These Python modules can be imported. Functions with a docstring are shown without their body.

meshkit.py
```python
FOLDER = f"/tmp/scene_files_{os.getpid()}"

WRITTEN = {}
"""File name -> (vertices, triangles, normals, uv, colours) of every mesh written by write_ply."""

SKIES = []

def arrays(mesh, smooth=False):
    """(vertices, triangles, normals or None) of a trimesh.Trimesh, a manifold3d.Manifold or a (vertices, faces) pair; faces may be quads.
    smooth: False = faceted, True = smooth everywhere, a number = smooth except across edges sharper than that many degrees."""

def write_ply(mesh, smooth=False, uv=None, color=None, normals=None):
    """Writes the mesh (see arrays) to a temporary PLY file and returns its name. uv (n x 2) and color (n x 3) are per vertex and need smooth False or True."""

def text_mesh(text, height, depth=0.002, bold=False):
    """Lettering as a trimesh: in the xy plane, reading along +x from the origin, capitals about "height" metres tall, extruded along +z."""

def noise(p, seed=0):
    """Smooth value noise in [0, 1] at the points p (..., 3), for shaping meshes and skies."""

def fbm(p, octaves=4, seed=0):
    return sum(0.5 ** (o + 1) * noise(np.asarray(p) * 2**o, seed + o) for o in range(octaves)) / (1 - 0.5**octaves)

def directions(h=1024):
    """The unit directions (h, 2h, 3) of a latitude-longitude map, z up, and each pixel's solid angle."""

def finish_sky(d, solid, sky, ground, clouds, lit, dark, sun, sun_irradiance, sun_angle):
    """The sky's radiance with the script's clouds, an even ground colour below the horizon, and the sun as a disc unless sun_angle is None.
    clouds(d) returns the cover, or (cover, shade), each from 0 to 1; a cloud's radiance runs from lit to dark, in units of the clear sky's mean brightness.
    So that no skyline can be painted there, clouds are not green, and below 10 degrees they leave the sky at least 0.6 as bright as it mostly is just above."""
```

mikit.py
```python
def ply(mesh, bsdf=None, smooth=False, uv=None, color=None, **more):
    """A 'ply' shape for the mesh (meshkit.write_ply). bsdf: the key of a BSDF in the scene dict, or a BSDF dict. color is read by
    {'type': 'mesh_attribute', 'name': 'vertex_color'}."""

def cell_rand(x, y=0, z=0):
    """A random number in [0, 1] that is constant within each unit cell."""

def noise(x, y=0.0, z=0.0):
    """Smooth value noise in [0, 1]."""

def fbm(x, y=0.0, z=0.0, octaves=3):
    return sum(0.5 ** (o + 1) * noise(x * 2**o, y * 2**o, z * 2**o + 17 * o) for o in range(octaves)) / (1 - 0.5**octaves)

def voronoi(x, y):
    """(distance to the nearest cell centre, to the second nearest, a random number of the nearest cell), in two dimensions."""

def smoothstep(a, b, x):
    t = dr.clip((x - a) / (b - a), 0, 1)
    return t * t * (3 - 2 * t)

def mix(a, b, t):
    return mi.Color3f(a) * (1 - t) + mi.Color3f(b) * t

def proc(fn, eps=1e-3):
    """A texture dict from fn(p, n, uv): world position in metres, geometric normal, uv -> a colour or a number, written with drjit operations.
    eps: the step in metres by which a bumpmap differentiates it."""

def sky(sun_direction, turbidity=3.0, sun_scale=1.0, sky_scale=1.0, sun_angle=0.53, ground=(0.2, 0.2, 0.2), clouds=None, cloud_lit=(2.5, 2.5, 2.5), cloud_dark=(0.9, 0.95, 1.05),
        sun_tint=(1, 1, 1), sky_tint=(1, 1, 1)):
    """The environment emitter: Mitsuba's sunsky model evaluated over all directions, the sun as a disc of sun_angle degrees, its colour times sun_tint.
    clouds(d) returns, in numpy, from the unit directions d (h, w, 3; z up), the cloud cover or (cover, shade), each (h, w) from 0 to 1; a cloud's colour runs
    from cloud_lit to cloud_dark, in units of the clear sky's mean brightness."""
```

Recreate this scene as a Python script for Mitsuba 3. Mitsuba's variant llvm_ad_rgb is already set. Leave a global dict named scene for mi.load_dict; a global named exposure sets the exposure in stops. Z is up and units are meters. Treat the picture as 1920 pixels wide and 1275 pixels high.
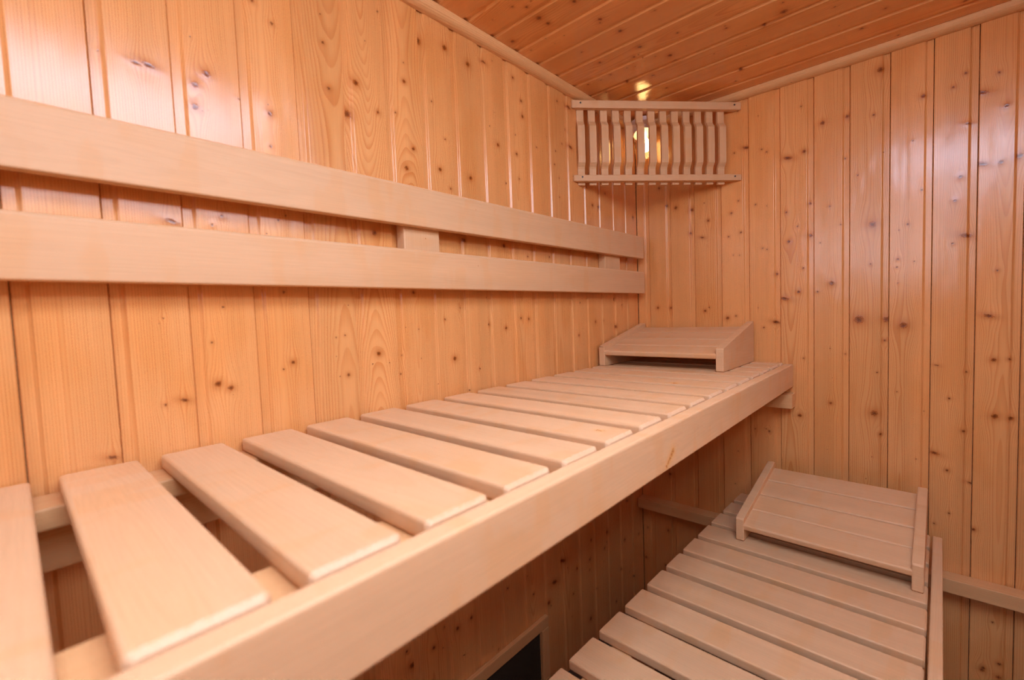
import math, random
import numpy as np, trimesh
import mitsuba as mi, drjit as dr
import mikit
from mikit import noise, fbm, smoothstep, mix, cell_rand

T = mi.ScalarTransform4f
scene, labels = {}, {}
rnd = random.Random(7)

# ------------------------------------------------------------------ camera, light, exposure
# x: away from the long wall, y: towards the end wall (y = 0), z up, floor at 0
CAM = (0.8698, -1.7390, 1.1978)
LOOK = (-0.67105, 0.73936, -0.05522)
UP = (-0.00935, 0.06603, 0.99777)
scene['camera'] = {'type': 'thinlens', 'fov': 96.845, 'fov_axis': 'x', 'near_clip': 0.02, 'far_clip': 50.0,
                   'aperture_radius': 0.0026, 'focus_distance': 1.35,
                   'to_world': T().look_at(origin=CAM, target=[a + b for a, b in zip(CAM, LOOK)], up=UP)}
exposure = -0.15
WIN_FRONT = (4.3, 4.8, 5.6)        # daylight behind the frosted pane in the front wall
WIN_RIGHT = (9.6, 10.6, 12.2)        # daylight behind the frosted pane in the right wall
LAMP_LIGHT = (10.6, 12.6, 16.8)    # flat lamp on the ceiling above the camera
BULB = (18.0, 10.5, 3.6)

# room: x 0..RX, y FY..0, z 0..CZ
RX, FY, CZ = 1.32, -2.90, 1.929
PANE_F = (0.08, 1.20, 1.36, 1.88)      # x0, x1, z0, z1
PANE_R = (-2.05, -0.70, 1.64, 1.90)    # y0, y1, z0, z1


def emit(rgb):
    return {'type': 'area', 'radiance': {'type': 'rgb', 'value': list(rgb)}}


# ------------------------------------------------------------------ knots (mm along the wall, mm up, radius in mm; e = spike knot)
def parse(s):
    out = []
    for w in s.split():
        e = w.endswith('e')
        a, b, r = (float(x) for x in w.rstrip('e').split(','))
        out.append((a / 1000, b / 1000, r / 1000, 2.2 if e else 1.0))
    return out


KNOTS_LEFT = parse('-1516,1659,2.1 -1497,1608,7.6 -1514,1585,6.9 -1516,1550,6.9 -1506,1546,1.7 -1498,1550,1.8 -1588,1592,4.4e -1572,1594,5.7e -1449,1583,3.0e -1629,1595,2.5 -1419,1759,4.7 -1389,1734,4.3 -1297,1792,2.1 -1295,1739,4.7 -1203,1780,2.0 -1229,1686,8.3 -1249,1619,11.4 -1180,1641,5.2 -1108,1771,3.0 -1109,1730,6.0 -1136,1654,4.1 -1062,1839,10.8 -985,1852,9.1 -1033,1710,3.8 -996,1632,3.9 -1092,1586,6.1 -1113,1538,7.6 -1288,1655,5.3 -1402,1573,6.0 -1404,1588,1.9 -1404,1515,3.8 -910,1841,9.6 -852,1869,5.0e -819,1884,2.2 -818,1749,2.5 -838,1707,2.9 -808,1664,6.6 -1169,1854,2.9 -1026,1908,2.5 -1016,1555,6.5 -736,1869,5.3 -703,1815,5.4 -699,1772,6.2 -734,1711,3.1 -731,1658,5.4 -638,1699,4.0 -526,1870,5.1 -488,1797,5.2e -459,1743,7.1e -507,1742,4.3 -585,1745,3.3 -542,1711,3.8 -549,1668,4.2 -464,1870,7.0e -1489,1381,4.4 -1504,1364,3.7 -1386,1395,3.1 -1399,1385,3.1 -1421,1359,2.3 -1559,1363,5.9e -1204,1383,7.8 -948,1392,7.5 -799,1391,7.2 -697,1368,4.3 -592,1374,4.6 -985,1515,4.5 -916,1554,7.6 -724,1589,4.2 -780,1566,4.1 -527,1630,3.5 -528,1569,3.5 -332,1573,6.5 -285,1575,7.9 -244,1629,4.7 -370,1630,3.8 -31,1571,7.4 -1112,1258,5.1 -970,1221,4.6 -738,1187,4.8 -703,1184,5.4 -488,1230,5.5 -427,1231,3.8 -194,1244,8.3 -138,1219,4.3 -1497,1229,3.1 -1517,1171,3.1 -1512,1101,6.7 -1494,1092,5.9 -1585,1079,3.7 -1560,1082,4.7e -1579,1213,2.1 -1585,1205,1.2 -1491,1080,1.4 -1398,1255,3.9 -1303,1166,2.7 -1284,1169,3.3 -1273,1230,1.9 -1305,1128,1.6 -1389,1125,5.5 -1407,1114,2.9 -1299,1087,2.2 -1281,1088,4.9 -1209,1125,6.9 -1225,1104,2.3 -1184,1103,2.1 -1111,1257,4.9 -1137,1179,2.1 -1101,1173,2.2 -1148,1116,3.0 -1098,1104,2.2 -1154,1074,3.6 -1022,1193,3.9 -970,1220,4.1 -996,1094,7.4 -1051,1208,1.6 -1049,1037,1.9 -910,1058,2.5 -867,1174,5.1 -803,1162,6.0 -877,1247,2.5 -1651,1013,4.7e -911,1059,3.5 -950,1007,3.5 -332,1162,6.1 -275,1164,3.6 -185,1138,8.4 -440,1120,5.0 -191,1240,5.6 -136,1221,3.8 -427,1230,2.9 -979,411,6.3 -1027,408,6.8 -726,349,4.9 -643,270,4.3 -838,422,4.6 -493,325,6.4 -312,320,5.0 -287,331,4.0 -401,387,5.7 -413,321,5.7 -187,182,5.3 -547,351,2.7 -532,175,2.7 -906,288,1.8 -753,418,3.2 -160,292,6.4 -41,268,5.6 -1167,397,9.9 -1065,434,5.3')
KNOTS_BACK = parse('127,1597,6.5 163,1583,8.5 223,1565,9.4 362,1528,5.4 269,1581,3.1 283,1515,6.1 217,1479,6.3 260,1457,5.1e 352,1447,4.5 393,1456,4.9 386,1566,4.4 440,1543,4.3 474,1533,2.8 532,1501,4.6 411,1743,6.7e 374,1734,4.4 460,1723,4.2 475,1711,4.2 536,1676,6.4e 450,1836,2.8 535,1784,1.8 498,1845,1.8 98,1670,6.0 5,1704,3.9 386,1872,4.3 539,1405,6.4 461,1393,4.3 474,1387,3.8 563,1450,3.6 534,1616,2.3 466,1634,2.3 367,1380,3.5 388,1377,3.4 84,1204,6.8 135,1202,6.2 267,1186,6.4 282,1198,4.1 346,1157,7.9 374,1164,4.8 500,1141,5.4e 446,1190,2.5 463,1122,4.2 556,1056,2.8 579,1022,2.4 557,959,2.8 577,1123,2.0 566,829,4.9 534,1103,2.4 574,1827,3.8 582,1684,7.7 537,1675,7.9e 631,1758,8.3 693,1760,6.5 688,1636,4.1 771,1866,10.9 756,1743,4.7 779,1631,2.7 864,1760,6.7 843,1645,3.8 947,1791,5.0 924,1763,5.0 930,1799,1.8 933,1680,2.9 954,1659,5.0e 929,1629,2.2 978,1730,7.7e 1008,1770,4.8 1022,1683,6.8 1014,1543,6.9 1047,1552,10.1 980,1547,7.7e 719,1578,3.6 650,1499,4.2 678,1438,3.3 625,1389,3.4 655,1260,9.3 618,1235,4.3 755,1426,12.7 751,1310,4.0 724,1144,16.3 789,1143,11.9 785,1081,4.0 827,1125,12.4 834,1414,4.6 863,1504,3.8 849,1307,3.1 813,1317,4.7 811,1294,3.9 815,1400,3.1 814,1248,2.7 940,1523,6.5 930,1462,5.8 953,1365,7.9e 927,1347,4.4 938,1269,3.3 940,1190,3.7 958,1190,2.9 933,1153,3.3 890,1349,3.0 1019,1355,3.1 1028,1387,3.4 1012,1266,4.2 1021,1244,2.8 1043,1239,3.1 1021,1217,2.8 998,1148,6.4e 1035,1136,3.5 598,1518,6.0 599,1416,7.7 563,1451,3.9 538,1404,6.2 579,1314,4.3 566,1238,7.0 526,1218,8.0e 549,1212,2.7 587,1214,2.2 500,1140,7.2e 503,1302,6.3 534,1129,2.2 566,1137,2.6 578,1125,3.5 975,1094,3.6 557,1055,3.1 580,1020,4.0 556,958,2.7 569,829,7.1 651,1054,2.5 690,1037,3.8 653,879,6.0 657,960,1.7 644,727,1.7 785,1080,4.8 768,984,3.6 762,859,12.2 777,797,5.3 757,724,2.5 743,653,2.5 814,929,3.2 873,878,2.3 858,736,2.7 936,1027,2.9 898,1012,3.8e 958,996,4.4 925,920,4.5 919,851,3.4 931,830,3.4 954,832,5.2 896,761,6.1e 935,768,3.7 923,716,5.3 969,689,4.4e 1009,1031,7.1 1037,1034,4.9 1013,881,9.3 1042,878,7.0 1007,840,1.8 478,763,4.2 898,556,3.8 928,594,3.8 945,599,3.7 977,562,5.9 1022,627,3.6 932,436,2.3 1017,314,4.0 999,170,6.7 962,186,3.8e 940,284,3.0 934,315,2.3 1030,165,6.6 924,200,2.3 434,765,3.2 468,770,3.1 478,762,4.6 121,536,6.4 109,300,5.8 21,287,4.5 377,675,3.2 366,552,3.3 12,159,3.0')
KNOTS_CEIL = parse('-887,138,4.6 -862,161,5.4 -871,181,3.0 -810,157,10.3 -777,160,8.1 -785,47,7.8 -732,117,3.0 -697,121,2.6 -706,159,3.0 -797,253,7.6 -696,262,7.2 -684,254,4.1 -608,149,4.1 -524,157,3.3 -438,62,4.1 -718,55,3.6 -886,71,2.8 -616,274,7.6 -628,375,3.9 -498,378,5.1 -511,277,8.1 -477,256,3.7 -477,242,5.6 -524,157,5.7 -439,144,5.0 -451,257,3.3 -433,253,2.8 -434,287,3.3 -437,198,2.9 -426,220,2.9 -337,235,6.0 -227,231,5.3 -359,157,7.2 -350,76,5.4 -409,320,9.3 -369,315,7.6 -436,479,3.8 -424,478,5.1 -441,399,3.1 -361,553,7.6 -322,414,3.3 -168,443,7.5 -103,410,4.2 -130,436,2.5 -200,149,5.6 -432,106,3.6 -439,61,3.6 -296,493,2.3 -295,525,2.7 -182,546,7.0 -215,792,5.2 -155,740,6.0 -215,698,3.0 -40,811,4.4 -105,939,5.6 -9,928,3.4 -317,699,3.6 -390,604,11.8 -430,610,4.2 -318,700,3.2')

NK, NID = 18, 400
table = np.zeros((NID, NK, 4), np.float32)
table[..., 2], table[..., 0], table[..., 3] = 1e-3, 50.0, 1.0
next_id = [1]


def new_id(knots=()):
    """A number for a piece of timber; its knots are rows of the table (across, along, radius, stretch)."""
    i = next_id[0]
    next_id[0] += 1
    for k, kn in enumerate(sorted(knots, key=lambda q: -q[2])[:NK]):
        table[i, k] = kn
    return i


# ------------------------------------------------------------------ wood: colour, grain and knots in each board's own coordinates (uv, metres)
TAB = [None]


def wood_parts(uv, freq, warp, fine):
    idf = dr.floor(uv.x + 0.25)
    u, v = uv.x - idf, uv.y
    base = mi.Int32(idf) * (NK * 4)
    core, mid, halo, push = mi.Float(0), mi.Float(0), mi.Float(0), mi.Float(0)
    for k in range(NK if warp else 6):
        ku, kv, kr, ka = (dr.gather(mi.Float, TAB[0], mi.UInt32(base + (k * 4 + j))) for j in range(4))
        du, dv = (u - ku) / ka, v - kv + (u - ku) * (ka - 1) * 0.18
        d2 = (dr.square(du) + dr.square(dv)) / dr.square(kr)
        w = noise(u * 700, v * 700, k) * 0.5 - 0.25
        dist = dr.sqrt(d2)
        core = dr.maximum(core, 1 - smoothstep(0.10, 0.80, dist + w))
        mid = dr.maximum(mid, (1 - smoothstep(0.55, 1.10, dist + 0.6 * w)) * smoothstep(0.002, 0.007, kr))
        halo = dr.maximum(halo, dr.exp(-0.42 * d2) * smoothstep(0.001, 0.006, kr))
        push += (u - ku) * dr.exp(-(dr.square(u - ku) / dr.square(3.0 * kr) + dr.square(v - kv) / dr.square(5.5 * kr)))
    h1, h2, h3 = (cell_rand(idf, q, 5) for q in (1, 2, 3))
    ue = u - 0.8 * push
    c = 0.01 + 0.08 * h1
    a = 0.003 + 0.06 * noise(v * 1.7 + idf * 7.3, idf * 3.1, 2.0) * smoothstep(0.25, 0.8, h3)
    s = dr.sqrt(dr.square(ue - c) + a * a) * freq * (0.7 + 0.7 * h2) + 0.7 * noise(u * 25, v * 3.5, idf)
    f = s - dr.floor(s)
    line = smoothstep(0.30, 0.92, f) * (1 - smoothstep(0.93, 1.0, f)) * (0.45 + 0.55 * cell_rand(dr.floor(s), idf, 9))
    fibre = noise(u * 1600, v * 30, idf)
    band = fbm(ue * 28, v * 1.1 + idf, idf, octaves=3)
    blotch = fbm(u * 12 + idf * 3.7, v * 5, 4.0, octaves=3)
    return idf, core, dr.maximum(halo, 1.35 * mid), line, fibre, band, blotch, h1, h2


def spruce_color(p, n, uv):
    idf, core, halo, line, fibre, band, blotch, h1, h2 = wood_parts(uv, 260.0, True, True)
    col = mix((0.625, 0.298, 0.104), (0.48, 0.155, 0.034), line * 0.62)
    col = col * (0.90 + 0.20 * band) * (0.955 + 0.09 * fibre) * (0.93 + 0.14 * h2)
    col = mix(col, col * mi.Color3f(0.93, 0.82, 0.66), smoothstep(0.50, 0.72, blotch) * 0.55)
    col = mix(col, (0.37, 0.105, 0.018), halo * 0.7)
    return mix(col, (0.12, 0.026, 0.006), core * 0.9)


def spruce_bump(p, n, uv):
    idf, core, halo, line, fibre, band, blotch, h1, h2 = wood_parts(uv, 260.0, True, True)
    return (-0.00003) * line + 0.0003 * halo - 0.0002 * core + 0.0026 * blotch + 0.0010 * band


def aspen_color(p, n, uv):
    idf, core, halo, line, fibre, band, blotch, h1, h2 = wood_parts(uv, 170.0, False, True)
    col = mix((0.555, 0.335, 0.175), (0.48, 0.255, 0.110), line * 0.16)
    col = col * (0.93 + 0.14 * band) * (0.96 + 0.08 * fibre) * (0.96 + 0.08 * h2)
    u, v = uv.x - idf, uv.y
    stain = fbm(u * 9 + idf * 5.1, v * 26, 8.0, octaves=3)                 # faint cross streaks of the sapwood
    col = mix(col, col * mi.Color3f(0.99, 0.88, 0.72), smoothstep(0.54, 0.70, stain) * 0.45 + smoothstep(0.55, 0.75, blotch) * 0.3)
    col = mix(col, (0.62, 0.28, 0.06), halo * 0.5)
    return mix(col, (0.34, 0.115, 0.022), core * 0.85)


def aspen_bump(p, n, uv):
    idf, core, halo, line, fibre, band, blotch, h1, h2 = wood_parts(uv, 170.0, False, True)
    return (-0.00004) * line + 0.00006 * fibre + 0.0003 * blotch


def aspen_slat_color(p, n, uv):
    c = aspen_color(p, n, uv)                       # the sawn end by the front board is left raw and frayed
    e = smoothstep(0.5165, 0.5195, uv.y + 0.004 * (noise(uv.x * 420, uv.y * 60, 3.0) - 0.5))
    return mix(c, (0.62, 0.46, 0.32), e * 0.3)


def pine_color(p, n, uv):
    idf, core, halo, line, fibre, band, blotch, h1, h2 = wood_parts(uv, 330.0, False, True)
    col = mix((0.58, 0.325, 0.140), (0.47, 0.20, 0.065), line * 0.6)
    col = col * (0.92 + 0.16 * band) * (0.96 + 0.08 * fibre)
    return mix(col, (0.16, 0.06, 0.025), core * 0.9)


def mesh_color(p, n, uv):
    a, b = uv.x / 0.0022, uv.y / 0.0022
    g = dr.maximum(dr.abs(a - dr.floor(a) - 0.5), dr.abs(b - dr.floor(b) - 0.5))
    return mix((0.012, 0.008, 0.006), (0.055, 0.040, 0.026), smoothstep(0.34, 0.42, g))


def wood_bsdf(color, bump, rough, spec, coat=0.0, coat_gloss=0.0):
    inner = {'type': 'principled', 'base_color': mikit.proc(color), 'roughness': rough, 'specular': spec}
    if coat:
        inner['clearcoat'], inner['clearcoat_gloss'] = coat, coat_gloss
    if bump is None:
        return inner
    return {'type': 'bumpmap', 'arbitrary': mikit.proc(bump, eps=0.0012), 'scale': 1.0, 'bsdf': inner}


scene['varnished_spruce'] = wood_bsdf(spruce_color, spruce_bump, 0.21, 0.52)
scene['aspen'] = wood_bsdf(aspen_color, aspen_bump, 0.55, 0.35)
scene['aspen_sawn'] = wood_bsdf(aspen_slat_color, aspen_bump, 0.55, 0.35)
scene['raw_pine'] = wood_bsdf(pine_color, None, 0.55, 0.3)
scene['black_mesh'] = {'type': 'principled', 'base_color': mikit.proc(mesh_color), 'roughness': 0.8, 'specular': 0.2}
scene['dark_screw'] = {'type': 'principled', 'base_color': {'type': 'rgb', 'value': [0.05, 0.04, 0.035]}, 'roughness': 0.5}
scene['porcelain'] = {'type': 'principled', 'base_color': {'type': 'rgb', 'value': [0.80, 0.79, 0.80]}, 'roughness': 0.25}
scene['grey_floor'] = {'type': 'principled', 'base_color': {'type': 'rgb', 'value': [0.075, 0.045, 0.028]}, 'roughness': 0.7}
scene['plain_board'] = {'type': 'principled', 'base_color': {'type': 'rgb', 'value': [0.25, 0.13, 0.06]}, 'roughness': 0.8}
scene['milk_glass'] = {'type': 'principled', 'base_color': {'type': 'rgb', 'value': [0.7, 0.7, 0.7]}, 'roughness': 0.5}
scene['clear_glass'] = {'type': 'thindielectric', 'int_ior': 1.5}

# ------------------------------------------------------------------ mesh helpers
X, Y, Z = np.eye(3)


class Piece:
    """A few surfaces with uv, unwelded, joined into one mesh."""

    def __init__(self):
        self.v, self.uv, self.f, self.n = [], [], [], 0

    def add(self, v, uv, f):
        self.v.append(np.asarray(v, float)); self.uv.append(np.asarray(uv, float)); self.f.append(np.asarray(f, int) + self.n)
        self.n += len(v)

    def ply(self, bsdf):
        v, f, uv = np.vstack(self.v), np.vstack(self.f), np.vstack(self.uv)
        return mikit.ply(trimesh.Trimesh(v, f, process=False), bsdf, smooth=False, uv=uv)


def extrude(pc, prof, stations, origin, A, B, D, idn, u0=0.0, caps=True):
    """Closed profile [(a, b)...] swept along D; stations [(l, scale_a, scale_b, dy)] scale it about its middle. uv = (round the profile + id, along)."""
    prof = np.asarray(prof, float)
    A, B, D, origin = (np.asarray(q, float) for q in (A, B, D, origin))
    area = 0.5 * np.sum(prof[:, 0] * np.roll(prof[:, 1], -1) - np.roll(prof[:, 0], -1) * prof[:, 1])
    flip = (area > 0) != (np.dot(np.cross(A, B), D) > 0)
    mid = (prof.min(0) + prof.max(0)) / 2
    st = [s if isinstance(s, tuple) else (s, 1, 1) for s in stations]
    rings = []
    for l, sa, sb in st:
        q = mid + (prof - mid) * [sa, sb]
        rings.append(origin + q[:, :1] * A + q[:, 1:] * B + l * D)
    n = len(prof)
    per = np.concatenate([[0], np.cumsum(np.linalg.norm(np.roll(prof, -1, 0) - prof, axis=1))]) + u0
    v, uv, f = [], [], []
    for i in range(n):
        j = (i + 1) % n
        for k in range(len(rings) - 1):
            m = len(v)
            v += [rings[k][i], rings[k][j], rings[k + 1][j], rings[k + 1][i]]
            uv += [(per[i] + idn, st[k][0]), (per[i + 1] + idn, st[k][0]), (per[i + 1] + idn, st[k + 1][0]), (per[i] + idn, st[k + 1][0])]
            q = [(m, m + 1, m + 2), (m, m + 2, m + 3)]
            f += [(a, c, b) for a, b, c in q] if flip else q
    pc.add(v, uv, f)
    if caps:
        import shapely
        _, tri = trimesh.creation.triangulate_polygon(shapely.Polygon(prof), engine='earcut')
        vs, tri = _, np.asarray(tri)
        for end, (l, sa, sb) in ((0, st[0]), (1, st[-1])):
            q = mid + (np.asarray(vs) - mid) * [sa, sb]
            pts = origin + q[:, :1] * A + q[:, 1:] * B + l * D
            uvs = np.stack([q[:, 0] - q[:, 0].min() + idn, l + q[:, 1] * 0.3], 1)
            nrm = np.cross(pts[tri[0][1]] - pts[tri[0][0]], pts[tri[0][2]] - pts[tri[0][0]])
            out = -D if end == 0 else D
            t = tri if np.dot(nrm, out) > 0 else tri[:, ::-1]
            pc.add(pts, uvs, t)


def rrect(w, h, r, seg=2):
    """Rounded rectangle, a in 0..w, b in 0..h; starts at the top left so that u = 0 is the left edge of the top (b = h) face."""
    r = np.broadcast_to(r, 4)      # top-right, bottom-right, bottom-left, top-left
    pts = []
    for (cx, cy, s), rr in zip(((w, h, 90), (w, 0, 0), (0, 0, -90), (0, h, -180)), r):
        ox, oy = (cx - rr if cx else rr), (cy - rr if cy else rr)
        if rr < 1e-6:
            pts.append((cx, cy)); continue
        for k in range(seg + 1):
            t = math.radians(s - 90 * k / seg)
            pts.append((ox + rr * math.cos(t), oy + rr * math.sin(t)))
    return pts[-1:] + pts[:-1]


def bar(pc, w, h, l0, l1, origin, A, B, D, r=0.003, c=0.002, seg=2, knots=(), u0=0.0, idn=None):
    """A rounded board: w along A, h along B, from l0 to l1 along D, with chamfered ends."""
    idn = new_id(knots) if idn is None else idn
    sa, sb = (w - 2 * c) / w, (h - 2 * c) / h
    extrude(pc, rrect(w, h, r, seg), [(l0, sa, sb), (l0 + c, 1, 1), (l1 - c, 1, 1), (l1, sa, sb)], origin, A, B, D, idn, u0)


def one(bsdf, *a, **k):
    pc = Piece(); bar(pc, *a, **k)
    return pc.ply(bsdf)


def key(name):
    if name not in scene and name not in labels:
        return name
    i = 1
    while f'{name}_{i:03d}' in scene or f'{name}_{i:03d}' in labels:
        i += 1
    return f'{name}_{i:03d}'


def thing(name, label, cat, group=None, **more):
    k = key(name)
    labels[k] = {'label': label, 'category': cat, **more}
    if group:
        labels[k]['group'] = group
    return k


def part(parent, name, shape, label=None):
    k = key(f'{parent}__{name}')
    scene[k] = shape
    if label:
        labels[k] = {'label': label}
    return k


def struct(name, shape, label=None):
    scene[name] = shape
    labels[name] = {'kind': 'structure', 'label': label} if label else {'kind': 'structure'}
    return name


def box(pc_or_none, lo, hi, bsdf):
    pc = Piece()
    lo, hi = np.asarray(lo, float), np.asarray(hi, float)
    s = hi - lo
    extrude(pc, [(0, 0), (s[0], 0), (s[0], s[1]), (0, s[1])], [0.0, s[2]], lo, X, Y, Z, 0)
    return pc.ply(bsdf)


def turned(prof, n=32):
    """Lathe about z: prof [(r, z)...]"""
    return trimesh.creation.revolve(np.asarray(prof, float), sections=n)


# ------------------------------------------------------------------ tongue-and-groove cladding
STRIP, BEVEL, RECESS, THICK = 0.0135, 0.0060, 0.0048, 0.0125


def plank_profile(w, left=True):
    """Across 0..w, face at b = 0: a recessed strip beside one edge, a rounded bevel, the face, an open joint. left: strip beside a = 0."""
    g = 0.0005
    if w < 0.03:
        p = [(g, -0.001), (g + 0.001, 0), (w - g - 0.001, 0), (w - g, -0.001), (w - g, -THICK), (g, -THICK)]
        return p
    p = [(g, -RECESS - 0.0015), (g + 0.001, -RECESS), (STRIP, -RECESS)]
    for t in (0.12, 0.3, 0.5, 0.7, 0.88):
        p.append((STRIP + BEVEL * t, -RECESS * (1 - (t * t * (3 - 2 * t)))))
    p += [(STRIP + BEVEL, 0), (w - g - 0.0012, 0), (w - g, -0.0014), (w - g, -THICK), (g, -THICK)]
    return p if left else [(w - a, b) for a, b in reversed(p[:-1])] + [(w - p[-1][0], p[-1][1])]


def random_knots(w, l0, l1, n):
    out = []
    for _ in range(n):
        out.append((rnd.uniform(0.1, 0.9) * w, rnd.uniform(l0, l1), rnd.choice([0.003, 0.004, 0.005, 0.006, 0.009]), rnd.choice([1, 1, 1, 2])))
    return out


def clad(parent, seams, l0, l1, origin, A, B, D, left, knots, coord_knots=None, free=None, hidden=None, nrand=7):
    """One plank between each two seams (positions along A). knots: known (across, along, r, stretch) in the same coordinates; free: range of A
    in which every knot is known; elsewhere they are strewn."""
    for s0, s1 in zip(seams[:-1], seams[1:]):
        w = s1 - s0
        mine = [(a - s0 + 0.0, b, r, e) for a, b, r, e in knots if s0 <= a < s1]
        if free is None or not (free[0] <= (s0 + s1) / 2 <= free[1]):
            mine += random_knots(w, l0, l1, nrand)
        elif hidden:
            mine += random_knots(w, hidden[0], hidden[1], 2)
        tl = rnd.uniform(-0.0009, 0.0009)                      # boards sit a little askew
        prof = [(a, b + tl * (a / w - 0.5) if b > -0.01 else b) for a, b in plank_profile(w, left)]
        pc = Piece()
        idn = new_id(mine)
        extrude_face(pc, prof, l0, l1, np.asarray(origin, float) + s0 * np.asarray(A, float), A, B, D, idn)
        part(parent, 'plank', pc.ply('varnished_spruce'))


def extrude_face(pc, prof, l0, l1, origin, A, B, D, idn):
    """As extrude, but u is the true distance across the plank (so that knots sit where they are given)."""
    tmp = Piece()
    extrude(tmp, prof, [l0, l1], origin, A, B, D, idn)
    for v, uv, f in zip(tmp.v, tmp.uv, tmp.f):
        uv = uv.copy()
        uv[:, 0] = idn + (v - np.asarray(origin, float)) @ np.asarray(A, float)
        pc.v.append(v); pc.uv.append(uv); pc.f.append(f)
    pc.n = tmp.n


scene_order = []
# left wall: seams along y, planks vertical
struct('wall_left', box(None, (-0.06, FY - 0.06, 0), (-0.0135, 0.06, CZ + 0.04), 'plain_board'), 'long side wall of upright knotty spruce boards behind the benches')
ys = [-0.1043 - 0.096 * k for k in range(30)]
ys = [y for y in ys if y > FY + 0.01]
seams = sorted([FY] + ys + [-0.0006])
clad('wall_left', seams, 0.0, CZ - 0.001, (0, 0, 0), Y, X, Z, True, KNOTS_LEFT, free=(-1.75, 0.0), hidden=(0.05, 0.45))
# end wall: seams along x
struct('wall_back', box(None, (-0.06, 0.0135, 0), (RX + 0.06, 0.06, CZ + 0.04), 'plain_board'), 'narrow end wall of upright knotty spruce boards with a lamp in its corner')
xs = [0.0006, 0.0516, 0.141, 0.2319, 0.3277, 0.4191, 0.5141, 0.6082, 0.7, 0.7938, 0.8855, 0.9729, 1.0565]
while xs[-1] + 0.0935 < RX - 0.02:
    xs.append(xs[-1] + 0.0935)
clad('wall_back', xs + [RX], 0.0, CZ - 0.001, (0, 0, 0), X, -Y, Z, False, KNOTS_BACK, free=(0.0, 1.07), hidden=(0.02, 0.3))
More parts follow.
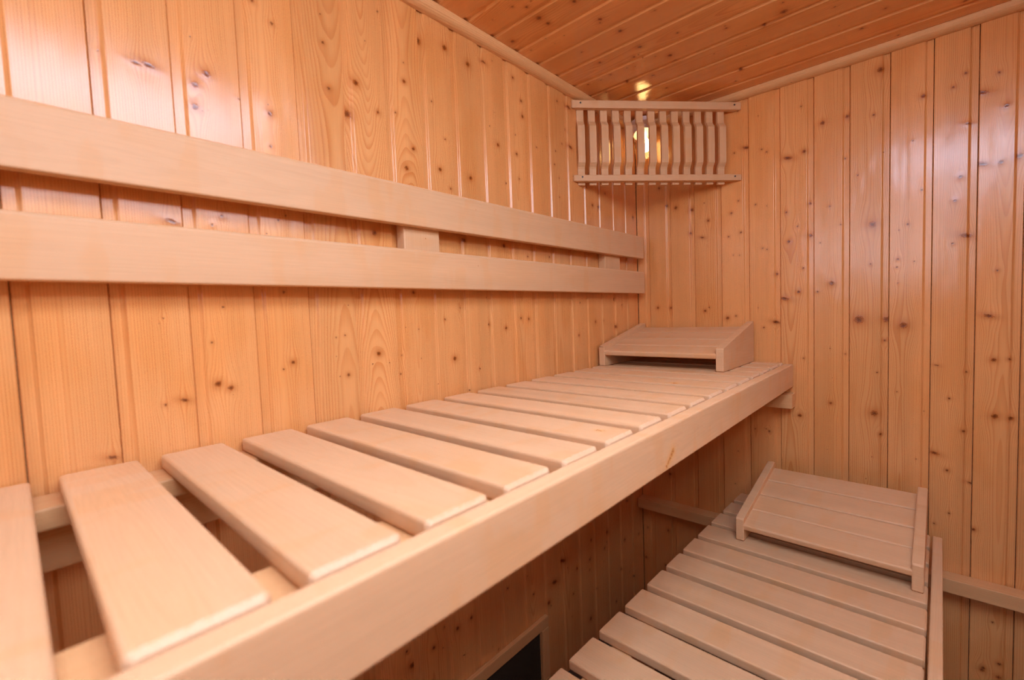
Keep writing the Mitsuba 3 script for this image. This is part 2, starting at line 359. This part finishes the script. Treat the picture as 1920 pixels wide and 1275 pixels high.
# ceiling: seams along y, boards along x
struct('ceiling', box(None, (-0.06, FY - 0.06, CZ + 0.0135), (RX + 0.06, 0.06, CZ + 0.05), 'plain_board'), 'low ceiling of knotty spruce boards glowing deep orange')
ys = [-0.0905 - 0.0945 * k for k in range(40)]
ys = [y for y in ys if y > FY + 0.01]
clad('ceiling', sorted([FY] + ys + [-0.0006]), 0.001, RX - 0.001, (0, 0, CZ), Y, -Z, X, True, KNOTS_CEIL, free=(-1.0, 0.0), nrand=9)


# front and right wall with their windows
def wall_with_window(name, lab, seams, origin, A, B, win, left):
    w0, w1, z0, z1 = win
    for s0, s1 in zip(seams[:-1], seams[1:]):
        spans = [(0.0, CZ - 0.001)] if s1 <= w0 + 1e-6 or s0 >= w1 - 1e-6 else [(0.0, z0), (z1, CZ - 0.001)]
        for a, b in spans:
            clad(name, [s0, s1], a, b, origin, A, B, Z, left, [], nrand=3)


def seam_list(a, b, w0, w1, pitch=0.095):
    s = [a]
    for q0, q1 in ((a, w0), (w0, w1), (w1, b)):
        n = max(1, round((q1 - q0) / pitch))
        s += [q0 + (q1 - q0) * (i + 1) / n for i in range(n)]
    return s


def holed(name, lab, axis, pos, lo, hi, win):
    """Backing of a wall with the window opening left out: four slabs joined."""
    w0, w1, z0, z1 = win
    pc = Piece()
    for a0, a1, b0, b1 in ((lo, hi, 0, z0), (lo, hi, z1, CZ + 0.04), (lo, w0, z0, z1), (w1, hi, z0, z1)):
        s = np.array([a1 - a0, b1 - b0])
        if axis == 'y':
            extrude(pc, [(0, 0), (s[0], 0), (s[0], s[1]), (0, s[1])], [0.0, 0.045], (a0, pos[0], b0), X, Z, Y, 0)
        else:
            extrude(pc, [(0, 0), (s[0], 0), (s[0], s[1]), (0, s[1])], [0.0, 0.045], (pos[0], a0, b0), Y, Z, X, 0)
    return struct(name, pc.ply('plain_board'), lab)


holed('wall_front', 'front wall of upright spruce boards with a frosted window', 'y', (FY - 0.0595,), -0.06, RX + 0.06, PANE_F)
wall_with_window('wall_front', '', seam_list(0.001, RX - 0.001, PANE_F[0], PANE_F[1]), (0, FY, 0), X, Y, PANE_F, True)
holed('wall_right', 'side wall of upright spruce boards opposite the benches with a frosted window', 'x', (RX + 0.0145,), FY - 0.06, 0.06, PANE_R)
wall_with_window('wall_right', '', seam_list(FY + 0.014, -0.001, PANE_R[0], PANE_R[1]), (RX, 0, 0), Y, -X, PANE_R, True)


def window(name, axis, win, rad, lab):
    w0, w1, z0, z1 = win
    pc = Piece()
    t, d = 0.028, 0.05
    if axis == 'y':
        base, A, D, s = np.array([w0, FY + 0.012, z0]), X, -Y, 1
    else:
        base, A, D, s = np.array([RX - 0.012, w0, z0]), Y, X, 1
    W, H = w1 - w0, z1 - z0
    for o, a, b, l in ((np.zeros(3), A, Z, W), (Z * (H - t), A, Z, W)):
        bar(pc, t, d, 0.001, W - 0.001, base + o, Z, D, A, r=0.003)
    for o in (0.001, W - t - 0.001):
        bar(pc, t, d, t, H - t, base + A * o, A, D, Z, r=0.003)
    struct(name, pc.ply('raw_pine'), lab)
    g = np.array([base + A * t + Z * t + D * 0.03, base + A * (W - t) + Z * t + D * 0.03, base + A * (W - t) + Z * (H - t) + D * 0.03, base + A * t + Z * (H - t) + D * 0.03])
    f = np.array([[0, 1, 2], [0, 2, 3]])
    nrm = np.cross(g[1] - g[0], g[2] - g[0])
    if np.dot(nrm, -D) < 0:
        f = f[:, ::-1]
    sh = mikit.ply(trimesh.Trimesh(g, f, process=False), 'milk_glass')
    sh['emitter'] = emit(rad)
    part(name, 'pane', sh, 'frosted pane lit by daylight')


window('window_1', 'y', PANE_F, WIN_FRONT, 'frosted window high in the front wall')
window('window_2', 'x', PANE_R, WIN_RIGHT, 'frosted window high in the right wall')
struct('floor', box(None, (-0.06, FY - 0.06, -0.05), (RX + 0.06, 0.06, -0.001), 'grey_floor'), 'dark floor under the benches')


CL = thing('ceiling_lamp', 'flat lamp with a white diffuser on the ceiling in the middle of the room', 'lamp')
cx0, cx1, cy0, cy1, cz = 0.72, 1.22, -2.10, -1.05, CZ - 0.030
for q in range(2):
    part(CL, 'frame', one('porcelain', 0.02, 0.029, cx0, cx1, (0, cy0 if q == 0 else cy1 - 0.02, cz), Y, Z, X, r=0.003), None)
    part(CL, 'frame', one('porcelain', 0.02, 0.029, cy0 + 0.0205, cy1 - 0.0205, (cx0 if q == 0 else cx1 - 0.02, 0, cz), X, Z, Y, r=0.003), None)
v = np.array([[cx0 + 0.02, cy0 + 0.02, cz + 0.008], [cx0 + 0.02, cy1 - 0.02, cz + 0.008], [cx1 - 0.02, cy1 - 0.02, cz + 0.008], [cx1 - 0.02, cy0 + 0.02, cz + 0.008]])
sh = mikit.ply(trimesh.Trimesh(v, [[0, 1, 2], [0, 2, 3]], process=False), 'milk_glass')
sh['emitter'] = emit(LAMP_LIGHT)
part(CL, 'diffuser', sh, 'white diffuser')


# quarter-round trims where walls meet the ceiling
def trim(name, L0, L1, A, D, lab, knots):
    r = 0.0235
    prof = [(0, 0)] + [(0, -r)] + [(0.004, -r)] + [(0.004 + (r - 0.004) * math.sin(math.radians(t)), -0.004 - (r - 0.004) * math.cos(math.radians(t))) for t in (15, 30, 45, 60, 75)] + [(r, -0.004), (r, 0)]
    pc = Piece()
    extrude(pc, prof, [L0, L1], (0, 0, CZ - 0.0005), A, Z, D, new_id(knots))
    struct(name, pc.ply('raw_pine'), lab)


trim('trim_1', FY + 0.03, -0.0245, X, Y, 'pale quarter-round moulding between the long wall and the ceiling', [(0.035, -0.47, 0.002, 1), (0.035, -1.1, 0.002, 1)])
trim('trim_2', 0.001, RX - 0.001, -Y, X, 'pale quarter-round moulding between the end wall and the ceiling', [(0.035, 0.55, 0.0025, 1)])

# ------------------------------------------------------------------ upper bench
UPPER = thing('sauna_bench', 'upper bench of pale wooden slats along the long wall', 'bench')
ZS = 1.004                 # top of the slats
for k in range(-5, 17):
    y0 = -1.818 + 0.1108 * k
    w = min(0.0838, -0.005 - y0)
    kn = {11: [(0.009, 0.390, 0.0130, 1.0)], 6: [(0.044, 0.475, 0.0050, 1.0), (0.0435, 0.481, 0.0052, 1.0), (0.047, 0.487, 0.0030, 1.0)],
          3: [(0.069, 0.184, 0.0011, 1.0), (0.021, 0.431, 0.0013, 1.0)], 4: [(0.061, 0.179, 0.0013, 1.5)], 2: [(0.051, 0.031, 0.0013, 1.0)],
          12: [(0.007, 0.449, 0.0022, 1.0)]}.get(k, [])
    jit = rnd.uniform(-0.0015, 0.0015)
    part(UPPER, 'slat', one('aspen_sawn', w, 0.022, 0.0045, 0.523 + jit, (0, y0 + rnd.uniform(-0.0008, 0.0008), ZS - 0.022), Y, Z, X, r=0.0042, c=0.0045, seg=3, knots=kn))
part(UPPER, 'fascia_board', one('aspen', 0.0753, 0.0259, -2.37, -0.006, (0.5253, 0, 1.0), -Z, X, Y, r=(0.003, 0.003, 0.004, 0.004), c=0.003, seg=3,
                                knots=[(0.043, -0.985, 0.0080, 1.0), (0.048, -0.991, 0.0075, 1.0), (0.053, -0.998, 0.0070, 1.0), (0.058, -1.005, 0.0065, 1.0), (0.063, -1.012, 0.0060, 1.0)]), 'broad front board edging the bench')
part(UPPER, 'rail', one('raw_pine', 0.07, 0.0285, -2.37, -0.053, (0.001, 0, ZS - 0.022 - 0.029), X, Z, Y, r=0.003))
part(UPPER, 'rail', one('raw_pine', 0.088, 0.0285, -2.37, -0.053, (0.4365, 0, ZS - 0.022 - 0.029), X, Z, Y, r=0.003))
# ------------------------------------------------------------------ battens on the walls that carry the benches
B1 = thing('support_batten', 'short wooden batten on the end wall under the far end of the upper bench', 'batten')
scene[B1] = one('raw_pine', 0.047, 0.050, 0.034, 0.556, (0, -0.0505, 0.857), Z, Y, X, r=0.002, c=0.002)
B2 = thing('support_batten', 'dark shaded batten on the long wall below the upper bench slats', 'batten')
scene[B2] = one('raw_pine', 0.064, 0.030, -2.37, -0.058, (0.001, 0, 0.8865), Z, X, Y, r=0.002)
B3 = thing('support_batten', 'long low batten on the end wall carrying the lower bench, running on to the right', 'batten')
scene[B3] = one('raw_pine', 0.0394, 0.0505, 0.002, RX - 0.003, (0, -0.0515, 0.387), Z, Y, X, r=(0.002, 0.002, 0.002, 0.002), c=0.003, knots=[(-0.0, 0.05, 0.003, 1)])

# ------------------------------------------------------------------ lower bench, turned a little from the wall
LOWER = thing('sauna_bench', 'lower bench of pale wooden slats beneath and in front of the upper bench', 'bench')
th = math.radians(-1.2)
LA, LB = np.array([math.cos(th), math.sin(th), 0]), np.array([-math.sin(th), math.cos(th), 0])
LO = np.array([0.3945, -0.004, 0.537])
for k in range(17):
    near = 0.1113 + 0.1057 * k
    w = 0.0832 if k else 0.080
    part(LOWER, 'slat', one('aspen', w, 0.0200, 0.0, 0.4965 + rnd.uniform(-0.001, 0.001), LO - LB * (near + rnd.uniform(-0.001, 0.001)) - Z * 0.02, LB, Z, LA, r=0.0035, c=0.003, seg=3))
part(LOWER, 'fascia_board', one('aspen', 0.090, 0.0200, -1.86, -0.030, LO + LA * 0.5010, -Z, LA, LB, r=0.003, c=0.003, seg=3), 'edge board at the right of the lower bench')
part(LOWER, 'rail', one('raw_pine', 0.045, 0.088, -1.85, -0.06, LO + LA * 0.03 - Z * 0.1085, LA, Z, LB, r=0.003))
part(LOWER, 'rail', one('raw_pine', 0.045, 0.088, -1.85, -0.06, LO + LA * 0.445 - Z * 0.1085, LA, Z, LB, r=0.003))
for a in (0.03, 0.445):
    for l in (-1.80, -0.16):
        part(LOWER, 'leg', one('raw_pine', 0.045, 0.045, 0.0, LO[2] - 0.109, LO * [1, 1, 0] + LA * a + LB * l, LA, LB, Z, r=0.003))

# ------------------------------------------------------------------ backrest
BR = thing('backrest', 'backrest of two long pale boards fixed along the wall above the upper bench', 'backrest')
for z0, z1, yend in ((1.3986, 1.4855, -0.0415), (1.2627, 1.3479, -0.0395)):
    part(BR, 'board', one('aspen', z1 - z0, 0.0205, -2.40, yend, (0.0295, 0, z1), -Z, X, Y, r=(0.003, 0.003, 0.006, 0.006), c=0.003, seg=4, knots=[(0.04, -0.09, 0.0012, 1.5), (0.02, -0.95, 0.002, 1.0)]))
for y0, y1, kn in ((-2.05, -1.95, []), (-1.150, -1.0515, [(0.055, 1.378, 0.0026, 1.0)]), (-0.304, -0.197, [(0.05, 1.373, 0.0022, 1.0)])):
    part(BR, 'spacer_block', one('aspen', y1 - y0, 0.0285, 1.275, 1.475, (0.0005, y0, 0), Y, X, Z, r=0.003, knots=kn))


# ------------------------------------------------------------------ sloping head rests
def headrest(label, O, A, B, W, depth, hn, hf, t):
    """O: near left foot, A across, B away from the viewer. Two wedge-shaped sides, four slats let into them."""
    h = thing('headrest', label, 'headrest', 'sloping wooden headrests on the benches')
    rise = (hf - hn) / depth
    prof = [(0.003, 0), (depth - 0.002, 0), (depth, 0.002), (depth, hf - 0.002), (depth - 0.003, hf), (0.004, hn + rise * 0.004), (0, hn - 0.003), (0, 0.003)]
    for s in (0, 1):
        pc = Piece()
        extrude(pc, prof, [(0.0, 0.992, 0.975), (0.0018, 1, 1), (t - 0.0018, 1, 1), (t, 0.992, 0.975)], O + A * (s * (W - t)), B, Z, A, new_id())
        # grain runs along the sides: swap u and v
        pc.uv = [np.stack([np.floor(q[:, 0] + 0.25) + ((v - O) @ Z), (v - O) @ B + 3 * s], 1) for q, v in zip(pc.uv, pc.v)]
        part(h, 'side_panel', pc.ply('aspen'))
    ang = math.atan(rise)
    S = B * math.cos(ang) + Z * math.sin(ang)           # up the slope
    N = -B * math.sin(ang) + Z * math.cos(ang)
    st, gap = 0.0180, 0.0042
    length = depth / math.cos(ang)
    sw = (length - 0.004 - 3 * gap) / 4
    for k in range(4):
        o = O + Z * (hn - 0.0335) + S * (k * (sw + gap) + (0.003 if k == 0 else 0))
        part(h, 'slat', one('aspen', sw, st, t * 0.55, W - t * 0.55, o, S, N, A, r=0.0050, c=0.001, seg=3))
    return h


headrest('wooden headrest in the far corner of the upper bench, below the lamp', np.array([0.0110, -0.3335, ZS + 0.0005]), X, Y, 0.4225, 0.325, 0.0695, 0.140, 0.0225)
headrest('wooden headrest at the far end of the lower bench', LO + LA * 0.0945 - LB * 0.3905 + Z * 0.0005, LA, LB, 0.3955, 0.335, 0.0640, 0.1400, 0.0208)

# ------------------------------------------------------------------ lamp guard across the corner
G0, G1 = np.array([0.004, -0.4500, 0]), np.array([0.3995, -0.004, 0])
LG = np.linalg.norm(G1 - G0)
GA = (G1 - G0) / LG
GN = np.array([GA[1], -GA[0], 0])        # towards the room
GUARD = thing('lamp_guard', 'slatted pale wooden lamp guard across the upper corner', 'lamp guard')
for nm, z0, z1 in (('top_rail', 1.8725, 1.8975), ('bottom_rail', 1.6340, 1.6545)):
    # rails mitred to the walls: plan outline extruded upwards
    q0, q1 = G0 - GN * 0.0, G1 - GN * 0.0
    d = 0.020
    prof = [(0.0, 0.003), (0.003, 0.0), (LG - 0.003, 0.0), (LG, 0.003), (LG - d * 0.95, d), (d * 0.85, d)]
    pc = Piece()
    extrude(pc, prof, [(z0, 0.997, 0.9), (z0 + 0.0025, 1, 1), (z1 - 0.0025, 1, 1), (z1, 0.997, 0.9)], G0, GA, -GN, Z, new_id())
    iid = new_id()
    pc.uv = [np.stack([iid + v[:, 2] - z0 + 0.02, (v - G0) @ GA], 1) for v in pc.v]
    rail = part(GUARD, nm, pc.ply('aspen'))
    for a in (0.030, LG - 0.026):
        m = trimesh.creation.cylinder(radius=0.0028, height=0.002, sections=14)
        zx = np.eye(4); zx[:3, 0], zx[:3, 1], zx[:3, 2] = GA, Z, GN
        zx[:3, 3] = G0 + GA * a + Z * ((z0 + z1) / 2 + 0.003) + GN * 0.0005
        m.apply_transform(zx)
        part(rail, 'screw', mikit.ply(m, 'dark_screw'), 'dark countersunk screw')
# bent slats: side view (towards the room, up) extruded across
za, zb, zc_, zd, ze, zf = 1.6260, 1.6640, 1.6980, 1.8130, 1.8450, 1.8900
bulge, dep = 0.0130, 0.0100


def side_curve():
    pts = []
    for z in np.linspace(za, zf, 45):
        t1 = np.clip((z - 1.680) / 0.022, 0, 1); t2 = np.clip((z - 1.817) / 0.022, 0, 1)
        s = t1 * t1 * (3 - 2 * t1) * (1 - t2 * t2 * (3 - 2 * t2))
        pts.append((bulge * s, z))
    return pts


cur = side_curve()
prof = [(b, z) for b, z in cur] + [(b - dep, z) for b, z in reversed(cur)]
for k in range(13):
    a = 0.0185 + 0.0418 * k + (0.0 if k else 0.002)
    pc = Piece()
    iid = new_id()
    wd = 0.0238
    extrude(pc, prof, [0.0, wd], G0 + GA * a - GN * 0.0205, GN, Z, GA, iid)
    pc.uv = [np.stack([iid + (v - G0) @ GA - a, v[:, 2]], 1) for v in pc.v]
    part(GUARD, 'slat', pc.ply('aspen'))

# ------------------------------------------------------------------ the lamp in the corner
LP = np.array([0.082, -0.082, 0.0])
LAMP = thing('corner_lamp', 'lit glass lamp with white porcelain base behind the slatted guard in the corner', 'lamp')
lean = np.eye(4)
axis = np.array([0.25, -0.25, -1.0]); axis /= np.linalg.norm(axis)
zz = -axis
xx = np.cross([0, 1, 0], zz); xx /= np.linalg.norm(xx)
lean[:3, 0], lean[:3, 1], lean[:3, 2] = xx, np.cross(zz, xx), zz
lean[:3, 3] = np.array([0.060, -0.060, 1.905])


def lamp_part(prof, n=32):
    m = turned(prof, n); m.apply_transform(lean)
    if m.volume < 0:
        m.invert()
    return m


part(LAMP, 'base', mikit.ply(lamp_part([(0, 0.004), (0.046, 0.004), (0.050, 0.0), (0.050, -0.016), (0.044, -0.022), (0.036, -0.026), (0.036, -0.040), (0.0, -0.040)]), 'porcelain', smooth=30), 'white porcelain base')
jar = [(0.0325, -0.0405)]
for k in range(4):
    jar += [(0.0335, -0.0420 - 0.005 * k), (0.0350, -0.0435 - 0.005 * k), (0.0335, -0.0450 - 0.005 * k)]
jar += [(0.0345, -0.064), (0.039, -0.072), (0.040, -0.085), (0.040, -0.112), (0.038, -0.124), (0.031, -0.134), (0.018, -0.139), (0.0, -0.140)]
part(LAMP, 'glass_jar', mikit.ply(lamp_part(jar), 'clear_glass', smooth=40), 'clear glass cover')
bulb = [(0.0, -0.041), (0.011, -0.041), (0.012, -0.060), (0.018, -0.074)]
for t in range(0, 100, 12):
    bulb.append((0.0235 * math.cos(math.radians(t - 6)), -0.0935 - 0.0235 * math.sin(math.radians(t - 6))))
bulb[-1] = (0.0, -0.117)
sh = mikit.ply(lamp_part(bulb), 'porcelain', smooth=40)
sh['emitter'] = emit(BULB)
part(LAMP, 'bulb', sh, 'glowing bulb')

# ------------------------------------------------------------------ air vent low on the long wall
V0, V1, VZ0, VZ1, FW = -1.10, -0.675, 0.035, 0.262, 0.034
VENT = thing('air_vent', 'framed air vent with dark mesh low on the long wall under the upper bench', 'vent')
for z in (VZ0, VZ1 - FW):
    part(VENT, 'frame_piece', one('raw_pine', FW, 0.014, V0, V1, (0.001, 0, z), Z, X, Y, r=0.002, knots=[(0.017, -0.77, 0.002, 1)] if z > 0.1 else []))
for y in (V0, V1 - FW):
    part(VENT, 'frame_piece', one('raw_pine', FW, 0.014, VZ0 + FW + 0.0005, VZ1 - FW - 0.0005, (0.001, y, 0), Y, X, Z, r=0.002))
part(VENT, 'mesh', one('black_mesh', V1 - V0 - 2 * FW, 0.003, VZ0 + FW, VZ1 - FW, (0.001, V0 + FW, 0), Y, X, Z, r=0.0, c=0.0005), 'black wire mesh')

assert next_id[0] < NID, next_id
TAB[0] = mi.Float(table.ravel())
dr.eval(TAB[0])
